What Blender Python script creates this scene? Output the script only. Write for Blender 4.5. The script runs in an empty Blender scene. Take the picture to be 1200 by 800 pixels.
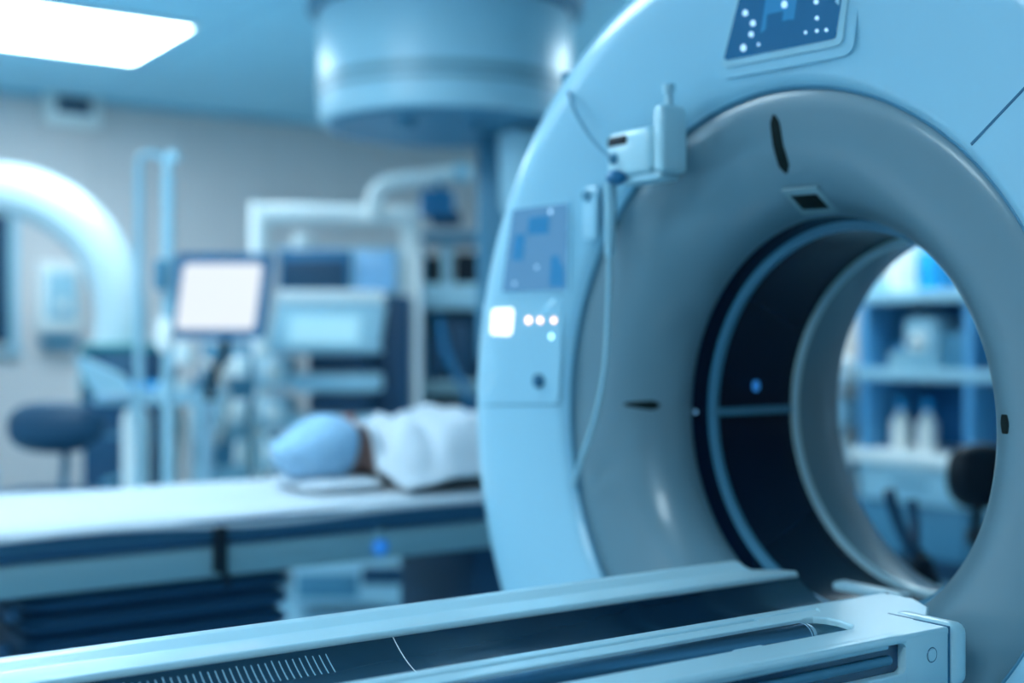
import bpy, bmesh, math, random
from mathutils import Vector, Matrix
random.seed(7)
S = bpy.context.scene
C = S.collection
PI = math.pi
# ------------------------------------------------------------------ camera
HEAD = math.radians(55.7)
CS, SN = math.cos(HEAD), math.sin(HEAD)
EYE = 1.2
F = 1500.0                       # focal length in pixels of the 1200 wide frame
cd = bpy.data.cameras.new('camera')
cam = bpy.data.objects.new('camera', cd); C.objects.link(cam)
cam.location = (0, 0, EYE)
cam.rotation_euler = (PI/2, 0, HEAD - PI/2)
cd.sensor_width = 36; cd.lens = 36*F/1200
cd.dof.use_dof = True; cd.dof.focus_distance = 2.0; cd.dof.aperture_fstop = 1.15
cd.clip_start = .05
S.camera = cam
# ------------------------------------------------------------------ world, exposure
W = bpy.data.worlds.new('world'); S.world = W; W.use_nodes = True
W.node_tree.nodes['Background'].inputs[0].default_value = (.2, .5, .8, 1)
W.node_tree.nodes['Background'].inputs[1].default_value = .3
vs = S.view_settings
vs.view_transform = 'Standard'; vs.look = 'None'; vs.gamma = 1; vs.use_curve_mapping = False
vs.exposure = 0.2
LIGHT_COL = (.66, .88, 1.0)
PANEL = 14.5                      # strength of the ceiling panels

# ------------------------------------------------------------------ materials
def mat(name, col, rough=.5, metal=0, coat=0, emit=None, estr=0, var=.04, scale=6, bump=0, trans=0, spec=.5):
    m = bpy.data.materials.new(name); m.use_nodes = True
    nt = m.node_tree; b = nt.nodes['Principled BSDF']
    tc = nt.nodes.new('ShaderNodeTexCoord')
    nz = nt.nodes.new('ShaderNodeTexNoise'); nz.inputs['Scale'].default_value = scale; nz.inputs['Detail'].default_value = 3
    nt.links.new(tc.outputs['Object'], nz.inputs['Vector'])
    mx = nt.nodes.new('ShaderNodeMix'); mx.data_type = 'RGBA'
    mx.inputs[6].default_value = (*[max(0, c*(1-var)) for c in col], 1)
    mx.inputs[7].default_value = (*[min(1, c*(1+var)) for c in col], 1)
    nt.links.new(nz.outputs['Fac'], mx.inputs[0])
    nt.links.new(mx.outputs[2], b.inputs['Base Color'])
    b.inputs['Roughness'].default_value = rough
    b.inputs['Metallic'].default_value = metal
    b.inputs['Coat Weight'].default_value = coat
    b.inputs['Coat Roughness'].default_value = .12
    b.inputs['Specular IOR Level'].default_value = spec
    b.inputs['Transmission Weight'].default_value = trans
    if emit:
        b.inputs['Emission Color'].default_value = (*emit, 1)
        b.inputs['Emission Strength'].default_value = estr
    if bump:
        bp = nt.nodes.new('ShaderNodeBump'); bp.inputs['Strength'].default_value = bump; bp.inputs['Distance'].default_value = .01
        nt.links.new(nz.outputs['Fac'], bp.inputs['Height']); nt.links.new(bp.outputs[0], b.inputs['Normal'])
    return m

def tiled(name, col, line, size, width, rough=.6, axes='XY', coat=0):
    """flat colour with straight seams every size metres"""
    m = mat(name, col, rough, coat=coat, var=.03, scale=2)
    nt = m.node_tree; b = nt.nodes['Principled BSDF']
    geo = nt.nodes.new('ShaderNodeNewGeometry'); sp = nt.nodes.new('ShaderNodeSeparateXYZ')
    nt.links.new(geo.outputs['Position'], sp.inputs[0])
    acc = None
    for ax in axes:
        a = nt.nodes.new('ShaderNodeMath'); a.operation = 'PINGPONG'; a.inputs[1].default_value = size/2
        nt.links.new(sp.outputs[ax], a.inputs[0])
        g = nt.nodes.new('ShaderNodeMath'); g.operation = 'LESS_THAN'; g.inputs[1].default_value = width
        nt.links.new(a.outputs[0], g.inputs[0])
        if acc:
            mx = nt.nodes.new('ShaderNodeMath'); mx.operation = 'MAXIMUM'
            nt.links.new(acc.outputs[0], mx.inputs[0]); nt.links.new(g.outputs[0], mx.inputs[1]); acc = mx
        else: acc = g
    old = b.inputs['Base Color'].links[0].from_socket
    mix = nt.nodes.new('ShaderNodeMix'); mix.data_type = 'RGBA'
    nt.links.new(acc.outputs[0], mix.inputs[0]); nt.links.new(old, mix.inputs[6])
    mix.inputs[7].default_value = (*line, 1)
    nt.links.new(mix.outputs[2], b.inputs['Base Color'])
    return m

M = dict(
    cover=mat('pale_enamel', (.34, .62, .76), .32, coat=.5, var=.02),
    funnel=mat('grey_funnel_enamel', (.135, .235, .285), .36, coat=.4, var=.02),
    table=mat('pale_table_enamel', (.48, .72, .80), .3, coat=.4, var=.02),
    liner=mat('dark_bore_gloss', (.001, .008, .026), .26, spec=.25),
    navy=mat('navy_rubber', (.007, .058, .125), .55),
    black=mat('black_plastic', (.003, .010, .018), .5, spec=.25),
    slot=mat('dark_slot', (.003, .010, .010), .7, spec=.15),
    cradle=mat('dark_carbon_gloss', (.006, .028, .055), .14, coat=.3, var=.15, scale=12),
    glass=mat('dark_blue_glass', (.008, .07, .15), .12, coat=.6),
    rail=mat('brushed_rail', (.07, .18, .27), .25, metal=.8),
    seam=mat('seam_blue', (.015, .13, .24), .6),
    white=mat('white_plastic', (.92, .92, .89), .35),
    pale=mat('pale_blue_plastic', (.38, .62, .72), .35),
    mid=mat('mid_blue_plastic', (.07, .24, .36), .45),
    strong=mat('strong_blue_plastic', (.008, .16, .33), .4),
    deep=mat('deep_blue_plastic', (.003, .052, .11), .5),
    cyan=mat('cyan_plastic', (.01, .42, .85), .4),
    teal=mat('teal_trim', (.01, .22, .25), .5),
    beige=mat('beige_rubber', (.62, .55, .5), .5),
    steel=mat('brushed_steel', (.5, .68, .78), .3, metal=.7),
    linen=mat('white_linen', (.56, .61, .66), .85, bump=.5, scale=14),
    capm=mat('blue_cap_fabric', (.32, .53, .72), .9, bump=.6, scale=30),
    skin=mat('skin', (.42, .23, .20), .5, var=.08, scale=20),
    lip=mat('lip_skin', (.40, .14, .13), .5),
    bedside=mat('bed_side_dark_blue', (.006, .060, .13), .35),
    bedgrey=mat('bed_side_grey_blue', (.21, .34, .38), .4),
    shelfblue=mat('shelf_blue_laminate', (.10, .36, .62), .4),
    shelfback=mat('shelf_back_blue', (.02, .17, .40), .5),
    arcwhite=mat('arc_grey_white_enamel', (.50, .60, .63), .3, coat=.3),
    groove=mat('grey_blue_groove', (.20, .36, .43), .45),
    lens=mat('blue_lens', (.05, .2, .6), .2, emit=(.02, .22, .60), estr=.4),
    panel=mat('ceiling_panel_diffuser', (.9, .9, .9), .6, emit=LIGHT_COL, estr=PANEL),
    monitor=mat('lit_monitor_white', (.1, .1, .1), .3, emit=(.88, .93, 1), estr=.80),
    square=mat('lit_white_key', (.1, .1, .1), .3, emit=(.9, .97, 1), estr=1.8),
    amber=mat('lit_amber_lamp', (.1, .1, .1), .3, emit=(1, .60, .42), estr=3.6),
    mint=mat('lit_mint_lamp', (.1, .1, .1), .3, emit=(.45, .85, 1), estr=3.4),
    screen_dim=mat('lit_dim_screen', (.02, .05, .1), .12, emit=(.11, .33, .60), estr=.62, var=.2, scale=9),
    icon=mat('lit_icon_pale', (.1, .1, .1), .3, emit=(.35, .68, 1), estr=1.3),
    uidark=mat('interface_dark_blue', (.006, .05, .12), .15, emit=(.005, .10, .25), estr=.6),
    uimid=mat('interface_mid_blue', (.02, .14, .3), .15, emit=(.02, .20, .42), estr=.45),
    dispmid=mat('lit_console_display', (.1, .3, .4), .3, emit=(.42, .75, .86), estr=.62),
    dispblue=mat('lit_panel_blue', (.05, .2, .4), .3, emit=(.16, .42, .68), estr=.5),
    ceil=tiled('ceiling_tiles', (.44, .78, .92), (.36, .68, .84), 1.24, .012, .8),
    wall=tiled('wall_panels', (.76, .68, .66), (.66, .59, .57), .62, .006, .7, 'X'),
    wally=tiled('wall_panels_side', (.68, .68, .68), (.55, .55, .56), .62, .006, .7, 'Y'),
    floor=tiled('floor_vinyl', (.30, .56, .70), (.22, .45, .58), 1.6, .004, .22, coat=.2),
)

# ------------------------------------------------------------------ mesh helpers
def ray(px, py): 
    t = (px-600)/F; u = (400-py)/F
    return Vector((CS + t*SN, SN - t*CS, u))
O = Vector((0, 0, EYE))
def on_x(px, py, X): r = ray(px, py); return O + r*(X/r.x)
def on_y(px, py, Y): r = ray(px, py); return O + r*(Y/r.y)
def deep(px, py, d): return O + ray(px, py)*d

def obj(name, bm, m, parent=None, loc=None, smooth=35, mods=None):
    bmesh.ops.recalc_face_normals(bm, faces=bm.faces)
    me = bpy.data.meshes.new(name); bm.to_mesh(me); bm.free()
    me.materials.append(M[m] if isinstance(m, str) else m)
    if smooth:
        for p in me.polygons: p.use_smooth = True
        me.set_sharp_from_angle(angle=math.radians(smooth))
    o = bpy.data.objects.new(name, me); C.objects.link(o)
    if parent: o.parent = parent
    if loc: o.location = loc
    return o
def thing(name, label, cat, loc=(0, 0, 0), rotz=0, group=None):
    o = bpy.data.objects.new(name, None); C.objects.link(o); o.empty_display_size = .1
    o.location = loc; o.rotation_euler = (0, 0, rotz); o['label'] = label; o['category'] = cat
    if group: o['group'] = group
    return o
def tag(o, label, cat, group=None):
    o['label'] = label; o['category'] = cat
    if group: o['group'] = group
    return o
def struct(name, bm, m, parent=None):
    o = obj(name, bm, m, parent, smooth=0)
    if not parent: o['kind'] = 'structure'
    return o
def BM(): return bmesh.new()
def box(bm, c, s, bev=0, seg=2, rot=None):
    g = bmesh.ops.create_cube(bm, size=1)['verts']
    bmesh.ops.scale(bm, vec=s, verts=g)
    if bev:
        es = list({e for v in g for e in v.link_edges})
        r = bmesh.ops.bevel(bm, geom=es, offset=min(bev, min(s)*.49), segments=seg, affect='EDGES', profile=.5)
        g = list({v for f in r['faces'] for v in f.verts} | {v for v in g if v.is_valid})
        # gather full island
        seen = set(g); st = list(g)
        while st:
            v = st.pop()
            for e in v.link_edges:
                w = e.other_vert(v)
                if w not in seen: seen.add(w); st.append(w)
        g = list(seen)
    if rot: bmesh.ops.rotate(bm, cent=(0, 0, 0), matrix=rot, verts=g)
    bmesh.ops.translate(bm, vec=c, verts=g)
    return bm
def B(c, s, bev=.004, seg=2, rot=None): return box(BM(), c, s, bev, seg, rot)
def span(x0, x1, y0, y1, z0, z1, bev=.004, seg=2):
    return B(((x0+x1)/2, (y0+y1)/2, (z0+z1)/2), (abs(x1-x0), abs(y1-y0), abs(z1-z0)), bev, seg)
def tube(bm, pts, r, n=12, closed=False):
    pts = [Vector(p) for p in pts]; R = r if isinstance(r, (list, tuple)) else [r]*len(pts)
    rings = []; up = None
    for i, p in enumerate(pts):
        a = pts[max(i-1, 0)] if not closed else pts[i-1]
        b = pts[min(i+1, len(pts)-1)] if not closed else pts[(i+1) % len(pts)]
        d = (b-a).normalized()
        if up is None:
            up = Vector((0, 0, 1)) if abs(d.z) < .9 else Vector((1, 0, 0))
        u = (up - d*up.dot(d)).normalized(); v = d.cross(u); up = u
        rings.append([bm.verts.new(p + (u*math.cos(2*PI*k/n) + v*math.sin(2*PI*k/n))*R[i]) for k in range(n)])
    L = len(rings)
    for i in range(L if closed else L-1):
        A, Bb = rings[i], rings[(i+1) % L]
        for k in range(n): bm.faces.new((A[k], A[(k+1) % n], Bb[(k+1) % n], Bb[k]))
    if not closed: bm.faces.new(rings[0][::-1]); bm.faces.new(rings[-1])
    return bm
def T(pts, r, n=12, closed=False): return tube(BM(), pts, r, n, closed)
def curve_pts(ctrl, n=10):
    """catmull-rom through the points"""
    P = [Vector(p) for p in ctrl]; P = [P[0]*2-P[1]] + P + [P[-1]*2-P[-2]]
    out = []
    for i in range(1, len(P)-2):
        for k in range(n):
            t = k/n; a, b, c, d = P[i-1:i+3]
            out.append(.5*((2*b) + (c-a)*t + (2*a-5*b+4*c-d)*t*t + (3*b-a-3*c+d)*t**3))
    out.append(P[-2]); return out
def lathe(bm, prof, axis='Z', cen=(0, 0, 0), n=48, closed=False, a0=0, a1=2*PI):
    """prof: (along, radius)"""
    full = abs(a1-a0-2*PI) < 1e-6; cols = []
    cx, cy, cz = cen; m = n if full else n+1
    for k in range(m):
        a = a0+(a1-a0)*k/n; col = []
        for h, r in prof:
            if axis == 'Z': co = (cx+r*math.cos(a), cy+r*math.sin(a), cz+h)
            elif axis == 'X': co = (cx+h, cy+r*math.cos(a), cz+r*math.sin(a))
            else: co = (cx+r*math.cos(a), cy+h, cz+r*math.sin(a))
            col.append(bm.verts.new(co))
        cols.append(col)
    P = len(prof)
    for k in range(n):
        A, Bb = cols[k], cols[(k+1) % m]
        for i in range(P if closed else P-1):
            j = (i+1) % P
            try: bm.faces.new((A[i], A[j], Bb[j], Bb[i]))
            except ValueError: pass
    if not closed and full:
        for i in (0, P-1):
            if prof[i][1] > 1e-5: bm.faces.new([c[i] for c in cols])
    bmesh.ops.remove_doubles(bm, verts=bm.verts, dist=1e-6)
    return bm
def LT(prof, **k): return lathe(BM(), prof, **k)
def ball(bm, c, s, seg=24, rot=None):
    g = bmesh.ops.create_uvsphere(bm, u_segments=seg, v_segments=seg//2, radius=1)['verts']
    bmesh.ops.scale(bm, vec=s, verts=g)
    if rot: bmesh.ops.rotate(bm, cent=(0, 0, 0), matrix=rot, verts=g)
    bmesh.ops.translate(bm, vec=c, verts=g); return bm
def prism(bm, loop, d):
    """extrude a loop of 3D points by vector d"""
    a = [bm.verts.new(p) for p in loop]; b = [bm.verts.new(Vector(p)+Vector(d)) for p in loop]
    bm.faces.new(a); bm.faces.new(b[::-1]); n = len(a)
    for i in range(n): bm.faces.new((a[i], b[i], b[(i+1) % n], a[(i+1) % n]))
    return bm
def rounded(pts, r, n=6):
    """round the corners of a 2-D polygon"""
    out = []; L = len(pts)
    for i in range(L):
        p = Vector(pts[i]); a = Vector(pts[i-1]); b = Vector(pts[(i+1) % L])
        u = (a-p).normalized(); v = (b-p).normalized()
        q0 = p+u*r; q1 = p+v*r
        for k in range(n+1):
            t = k/n; out.append(q0*(1-t)**2 + p*2*t*(1-t) + q1*t*t)
    return out
def grow(pts, d):
    c = sum((Vector(p) for p in pts), Vector((0, 0)))/len(pts)
    return [Vector(p)+(Vector((math.copysign(d, p[0]-c.x), math.copysign(d, p[1]-c.y)))) for p in pts]
def copy_tree(o, parent=None):
    c = o.copy(); C.objects.link(c); c.parent = parent
    for ch in list(o.children): copy_tree(ch, c)
    return c

# ================================================================== THE ROOM
CEIL = 2.8; BACK = 8.55; RIGHT = 5.95; LEFT = -4.2; FRONT = -3.2
struct('floor', span(LEFT, RIGHT, FRONT, BACK, -.1, 0, 0), 'floor')
struct('ceiling', span(LEFT, RIGHT, FRONT, BACK, CEIL, CEIL+.1, 0), 'ceil')
struct('wall_back', span(LEFT-.1, RIGHT+.1, BACK, BACK+.1, 0, CEIL, 0), 'wall')
struct('wall_right', span(RIGHT, RIGHT+.1, FRONT, BACK, 0, CEIL, 0), 'wally')
struct('wall_left', span(LEFT-.1, LEFT, FRONT, BACK, 0, CEIL, 0), 'wally')
struct('wall_front', span(LEFT-.1, RIGHT+.1, FRONT-.1, FRONT, 0, CEIL, 0), 'wall')
struct('baseboard_back', span(LEFT, RIGHT, BACK-.015, BACK, 0, .1, .003), 'pale')
struct('baseboard_right', span(RIGHT-.015, RIGHT, FRONT, BACK-.015, 0, .1, .003), 'pale')
# ceiling/wall corner moulding
struct('trim_1', span(LEFT, RIGHT, BACK-.03, BACK, CEIL-.035, CEIL, .003), 'pale')
# window at the left of the back wall
a = on_y(13, 242, BACK); b = on_y(13, 402, BACK)
w = struct('window_1', span(a.x-.9, a.x, BACK-.03, BACK-.005, b.z, a.z, .004), 'deep')
obj('window_frame', span(a.x-.02, a.x+.035, BACK-.045, BACK-.001, b.z-.04, a.z+.04, .004), 'pale', w)
obj('window_sill', span(a.x-.9, a.x+.05, BACK-.08, BACK-.001, b.z-.07, b.z-.04, .004), 'pale', w)

# ceiling lights
def ceiling_light(x0, x1, y0, y1, label):
    t = thing('ceiling_light', label, 'ceiling light', ((x0+x1)/2, (y0+y1)/2, CEIL), group=None)
    w_, l_ = (x1-x0)/2, (y1-y0)/2
    bm = BM()
    for sx in (-1, 1): box(bm, (sx*(w_-.01), 0, -.012), (.02, 2*l_, .024), .003)
    for sy in (-1, 1): box(bm, (0, sy*(l_-.01), -.012), (2*w_-.04, .02, .024), .003)
    obj('frame', bm, 'white', t)
    obj('diffuser', B((0, 0, -.010), (2*w_-.04, 2*l_-.04, .016), .002), 'panel', t)
    return t
ceiling_light(1.0, 2.33, 6.22, 7.22, 'bright white rectangular ceiling panel light, the one in view at top left')
for (x, y, l) in [(-1.6, 6.7, 'ceiling panel light out of view to the left of the bright one'),  # unseen panels, added to light the scanner face, table and shelving
                  (-1.9, 3.2, 'unseen ceiling panel light above the left side of the room'),
                  (.72, 3.75, 'unseen ceiling panel light above the table and the bed in front of the scanner'),
                  (-.9, .3, 'unseen ceiling panel light above the viewer'),
                  (5.0, 4.5, 'unseen ceiling panel light over the shelving behind the scanner')]:
    ceiling_light(x-.62, x+.62, y-.48, y+.48, l)

# white box with a dark grille high on the back wall
p = on_y(82, 130, BACK)
t = thing('wall_speaker', 'small white box with dark slot high on the back wall under the ceiling', 'speaker', (p.x, BACK, p.z))
obj('housing', B((0, -.05, 0), (.36, .1, .23), .03, 4), 'white', t)
obj('grille', B((0, -.105, .02), (.22, .014, .10), .004), 'deep', t)
# pale dispenser on wall
p = on_y(65, 358, BACK)
t = thing('soap_dispenser', 'pale blue wall dispenser with darker drip tray inside the curve of the white arm', 'dispenser', (p.x, BACK, p.z))
obj('housing', B((0, -.07, .05), (.27, .14, .46), .04, 4), 'white', t)
obj('front_cover', B((.0, -.15, .06), (.18, .03, .30), .02, 3), 'pale', t)
obj('button', LT([(0, .035), (.015, .035), (.02, .028)], axis='Y', cen=(0, -.185, 0), n=24), 'white', t)
obj('tray', B((0, -.08, -.235), (.22, .13, .07), .015), 'mid', t)

# ================================================================== CT SCANNER
IY, IZ = 1.7707, EYE-.1585
g = thing('ct_scanner', 'large pale blue ring-shaped CT scanner gantry with round open bore', 'scanner', (0, 0, 0))
NS = 160
cen = (0, IY, IZ)
face = [(1.835, .640), (1.815, .648), (1.803, .658), (1.795, .672), (1.770, .76), (1.748, .84), (1.738, .89), (1.738, .925), (1.752, .955), (1.79, .975), (1.86, .984), (2.10, .985), (2.42, .985), (2.42, .66)]
obj('front_cover', LT(face, axis='X', cen=cen, n=NS, closed=True), 'cover', g, smooth=50)
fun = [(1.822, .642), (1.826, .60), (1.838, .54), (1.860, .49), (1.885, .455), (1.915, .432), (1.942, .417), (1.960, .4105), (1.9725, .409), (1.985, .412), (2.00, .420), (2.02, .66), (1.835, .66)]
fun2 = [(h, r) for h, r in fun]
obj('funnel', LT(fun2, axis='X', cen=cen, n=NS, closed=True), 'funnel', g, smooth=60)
obj('bore_liner', LT([(1.985, .411), (2.02, .404), (2.30, .392), (2.30, .43), (1.985, .43)], axis='X', cen=cen, n=NS, closed=True), 'liner', g)
obj('bore_ring', LT([(2.030, .385), (2.044, .385), (2.046, .406), (2.028, .406)], axis='X', cen=cen, n=NS, closed=True), 'mid', g)
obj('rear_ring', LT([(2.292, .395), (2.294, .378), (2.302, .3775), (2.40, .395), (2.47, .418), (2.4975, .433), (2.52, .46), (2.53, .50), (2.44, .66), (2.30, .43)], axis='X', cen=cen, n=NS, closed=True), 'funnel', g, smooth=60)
obj('rear_lip', LT([(2.285, .3915), (2.286, .3775), (2.296, .3765), (2.297, .3915)], axis='X', cen=cen, n=NS, closed=True), 'table', g)
obj('rear_cover', LT([(2.421, .66), (2.45, .62), (2.53, .52), (2.56, .60), (2.575, .80), (2.555, .90), (2.50, .96), (2.421, .984)], axis='X', cen=cen, n=NS, closed=True), 'cover', g, smooth=50)
obj('base', span(1.86, 2.50, IY-.80, IY+.80, 0, .14, .03), 'pale', g)
obj('funnel_seam', LT([(1.818, .6415), (1.814, .6455), (1.8155, .6490), (1.8205, .6490), (1.826, .644)], axis='X', cen=cen, n=NS, closed=True), 'mid', g)
# --- polar placing on the front: angle measured from +Y (away) upwards
def pol(a, r, x): return Vector((x, IY+r*math.cos(a), IZ+r*math.sin(a)))
def interp(prof, r):
    for (x0, r0), (x1, r1) in zip(prof, prof[1:]):
        if min(r0, r1) <= r <= max(r0, r1) and r0 != r1: return x0+(x1-x0)*(r-r0)/(r1-r0)
    return prof[0][0]
def fx(r): return interp(fun[:9], r)
def cx_(r): return interp(face[3:12], r)
# alignment laser slots, elongated along the funnel
def slot(a, r0, r1, w0, w1, n=8):
    bm = BM(); top = []; bot = []
    rad = Vector((0, math.cos(a), math.sin(a))); tan = Vector((0, -math.sin(a), math.cos(a)))
    L = []
    for k in range(n+1):
        t_ = k/n; r = r0+(r1-r0)*t_
        w_ = (w0+(w1-w0)*t_)*math.sqrt(max(0.03, 1-(2*t_-1)**8))
        c = pol(a, r, fx(r)-.0015)
        L.append((bm.verts.new(c-tan*w_), bm.verts.new(c+Vector((.012, 0, 0))-tan*w_), bm.verts.new(c+Vector((.012, 0, 0))+tan*w_), bm.verts.new(c+tan*w_)))
    for A, D in zip(L, L[1:]):
        for i in range(4): bm.faces.new((A[i], A[(i+1) % 4], D[(i+1) % 4], D[i]))
    bm.faces.new(L[0]); bm.faces.new(L[-1][::-1])
    return bm
def ang_at(px, py, X):
    p = on_x(px, py, X); return math.atan2(p.z-IZ, p.y-IY), math.hypot(p.z-IZ, p.y-IY)
obj('laser_slot', slot(ang_at(915, 168, 1.845)[0], .488, .600, .0145, .012), 'slot', g)
obj('laser_slot', slot(ang_at(742, 475, 1.85)[0], .435, .50, .0125, .003), 'slot', g)
obj('laser_slot', slot(ang_at(1186, 495, 1.93)[0], .468, .495, .016, .016), 'slot', g)
# camera window under the top slot
a_, r_ = ang_at(942, 234, 1.890)
P = pol(a_, r_, fx(r_))
slope = Vector((fx(r_-.015)-fx(r_+.015), -.03*math.cos(a_), -.03*math.sin(a_))).normalized()
tan = Vector((0, -math.sin(a_), math.cos(a_))); nor = slope.cross(tan).normalized()
if nor.x > 0: nor = -nor
Rm = Matrix((tan, slope, nor)).transposed()
obj('camera_window_frame', B(P+nor*.001, (.096, .082, .006), .004, 2, Rm.to_4x4()), 'bedgrey', g)
obj('camera_window', B(P+nor*.0018, (.070, .046, .006), .002, 2, Rm.to_4x4()), 'slot', g)
# display at the top of the ring
def on_face(px, py, off=0):
    X = 1.76
    for _ in range(6):
        p = on_x(px, py, X); X = cx_(min(.972, max(.673, math.hypot(p.y-IY, p.z-IZ))))-off
    return on_x(px, py, X)
def skin(poly, rad, off, th=.012, n=8):
    """a plate that follows the curved face of the ring"""
    lp = rounded(poly, rad); c = sum(lp, Vector((0, 0)))/len(lp); bm = BM()
    def X(v): return cx_(min(.974, max(.673, math.hypot(v.x-IY, v.y-IZ))))-off
    rings = []
    for k in range(n+1):
        f = 1-.98*k/n; rings.append([bm.verts.new((X(c+(v-c)*f), (c+(v-c)*f).x, (c+(v-c)*f).y)) for v in lp])
    m_ = len(lp)
    for A, D in zip(rings, rings[1:]):
        for i in range(m_): bm.faces.new((A[i], A[(i+1) % m_], D[(i+1) % m_], D[i]))
    bm.faces.new(rings[-1])
    back = [bm.verts.new((X(v)+th, v.x, v.y)) for v in lp]; A = rings[0]
    for i in range(m_): bm.faces.new((A[i], back[i], back[(i+1) % m_], A[(i+1) % m_]))
    bm.faces.new(back)
    return bm
def quad(pp): return [(v.y, v.z) for v in [on_face(a_, b_) for a_, b_ in pp]]
def plate(poly, r, x, th): return prism(BM(), [Vector((x, q.x, q.y)) for q in rounded(poly, r)], (th, 0, 0))
Q = quad([(853, 72), (885, -52), (1008, -100), (985, 46)])
obj('display_frame', skin(grow(Q, .032), .03, .007), 'cover', g)
obj('display_bezel', skin(grow(Q, .013), .018, .011), 'pale', g)
d1 = obj('display_screen', skin(Q, .010, .0122), 'uidark', g)
T1 = quad([(893, 62), (905, -10), (942, -18), (932, 54)])
obj('display_tile', skin(T1, .002, .0130, .002, 3), 'uimid', d1)
T2 = quad([(903, 40), (905, 18), (924, 14), (921, 35)])
obj('display_tile', skin(T2, .004, .0137, .002, 3), 'uidark', d1)
for (px, py, r) in [(873, 15, .0055), (882, 27, .0055), (880, 40, .0050), (919, 5, .0065), (957, 21, .0035), (968, 35, .003), (957, 36, .003), (944, 38, .003), (889, 52, .003), (956, 2, .004), (871, 56, .0065)]:
    p = on_face(px, py, .0142)
    obj('display_symbol', LT([(0, 0), (0, r*.45), (-.0008, r*.5), (-.0008, r), (.003, r), (.003, 0)], axis='X', cen=(p.x, p.y, p.z), n=20), 'icon', d1)
# side display
Q2 = quad([(590, 342), (603, 246), (667, 238), (665, 340)])
obj('side_display_frame', skin(grow(Q2, .008), .010, .003), 'cover', g)
d2 = obj('side_display', skin(Q2, .006, .005), 'screen_dim', g)
for (px, py, r) in [(645, 248, .006), (629, 313, .004), (603, 332, .004)]:
    p = on_face(px, py, .005)
    obj('display_symbol', ball(BM(), p, (.002, r, r), 12), 'icon', d2)
for q_ in ([(646, 336), (648, 300), (663, 298), (663, 336)], [(602, 305), (606, 275), (618, 274), (615, 305)], [(620, 275), (622, 255), (646, 252), (645, 274)]):
    obj('display_tile', skin(quad(q_), .004, .0058, .002, 3), 'uimid', d2)
# control panel below the side display
Q3 = quad([(572, 473), (570, 352), (660, 349), (655, 473)])
obj('control_panel', skin(Q3, .02, .0025), 'cover', g)
obj('lit_key', skin(quad([(577, 392), (579, 362), (602, 361), (600, 393)]), .010, .006, .006, 3), 'square', g)
for i, (px, py, mm) in enumerate([(618, 375, 'amber'), (632, 375, 'amber'), (648, 375, 'amber'), (645, 394, 'mint')]):
    p = on_face(px, py, .004)
    o = obj('indicator_lamp', LT([(0, .0), (0, .006), (.004, .008), (.010, .008), (.010, 0)], axis='X', cen=tuple(p), n=16), mm, g)
    o['label'] = 'round %s indicator lamp' % ('amber' if mm == 'amber' else 'mint')
p = on_face(632, 446)
obj('knob', LT([(0, .0), (0, .012), (.003, .016), (.02, .018), (.02, 0)], axis='X', cen=(p.x-.012, p.y, p.z), n=24), 'seam', g)
# seams between the cover panels
def seam(A_, D_, w_=.0022, n=16):
    bm = BM(); L = []; dv = (D_-A_).normalized(); tn = Vector((-dv.y, dv.x))
    for k in range(n+1):
        c = A_+(D_-A_)*k/n; r = math.hypot(c.x-IY, c.y-IZ); x = cx_(min(.974, max(.673, r)))
        L.append([bm.verts.new((x+q, c.x+tn.x*s_*w_, c.y+tn.y*s_*w_)) for s_, q in ((-1, -.0008), (-1, .004), (1, .004), (1, -.0008))])
    for A, D in zip(L, L[1:]):
        for i in range(4): bm.faces.new((A[i], A[(i+1) % 4], D[(i+1) % 4], D[i]))
    return bm
pa = on_face(1138, 169); pb = on_face(1200, 104)
pa = Vector((pa.y, pa.z)); pb = Vector((pb.y, pb.z))
obj('seam', seam(pa, pa+(pb-pa)*3.4), 'seam', g)
pa = on_face(556, 474); pb = on_face(656, 474)
obj('seam', seam(Vector((pa.y, pa.z)), Vector((pb.y, pb.z)), .0015), 'mid', g)
# bore details: bright reflection built as a blue strip, and small lamp on the far side wall
p0 = on_y(880, 447, IY+.36)
obj('bore_lamp', ball(BM(), (2.15, IY+.372, IZ+.055), (.012, .006, .014), 16), 'lens', g)
obj('bore_reflection_strip', span(2.05, 2.283, IY+.384, IY+.395, IZ-.012, IZ+.006, .001), 'mid', g)
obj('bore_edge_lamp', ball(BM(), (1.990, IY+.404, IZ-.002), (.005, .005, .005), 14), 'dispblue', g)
obj('bore_bridge', span(2.10, 2.14, IY-.08, IY+.10, IZ-.372, IZ-.352, .008), 'pale', g)

# --- contrast injector hung on the face of the ring
inj = thing('contrast_injector', 'small pale blue injector unit clamped on the upper left of the scanner ring', 'injector', (0, 0, 0))
XI = 1.722
p = on_x(747, 180, XI)
obj('body', B((XI+.006, p.y, p.z), (.07, .140, .096), .014, 4), 'table', inj)
obj('arm', B((XI+.045, p.y, p.z+.01), (.05, .05, .05), .008), 'table', inj)
obj('display', B((XI-.029, p.y+.030, p.z+.028), (.006, .062, .020), .003), 'black', inj)
obj('foot', B((XI+.006, p.y-.03, p.z-.056), (.05, .13, .016), .006), 'pale', inj)
q = on_x(783, 156, XI)
obj('clamp', B((XI+.006, q.y, q.z-.012), (.07, .030, .135), .010, 4), 'table', inj)
bm = T([(XI, q.y-.002, q.z+.050), (XI, q.y-.002, q.z+.085)], [.010, .008])
tube(bm, [(XI, q.y-.002, q.z+.082), (XI, q.y-.002, q.z+.098)], .013)
obj('clamp_screw', bm, 'pale', inj)
k = on_x(722, 208, XI-.03)
obj('blue_knob', ball(BM(), k, (.02, .026, .016), 20), 'strong', inj)
k2 = on_x(719, 186, XI-.03)
obj('connector', ball(BM(), k2, (.012, .012, .012), 16), 'mid', inj)
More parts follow.
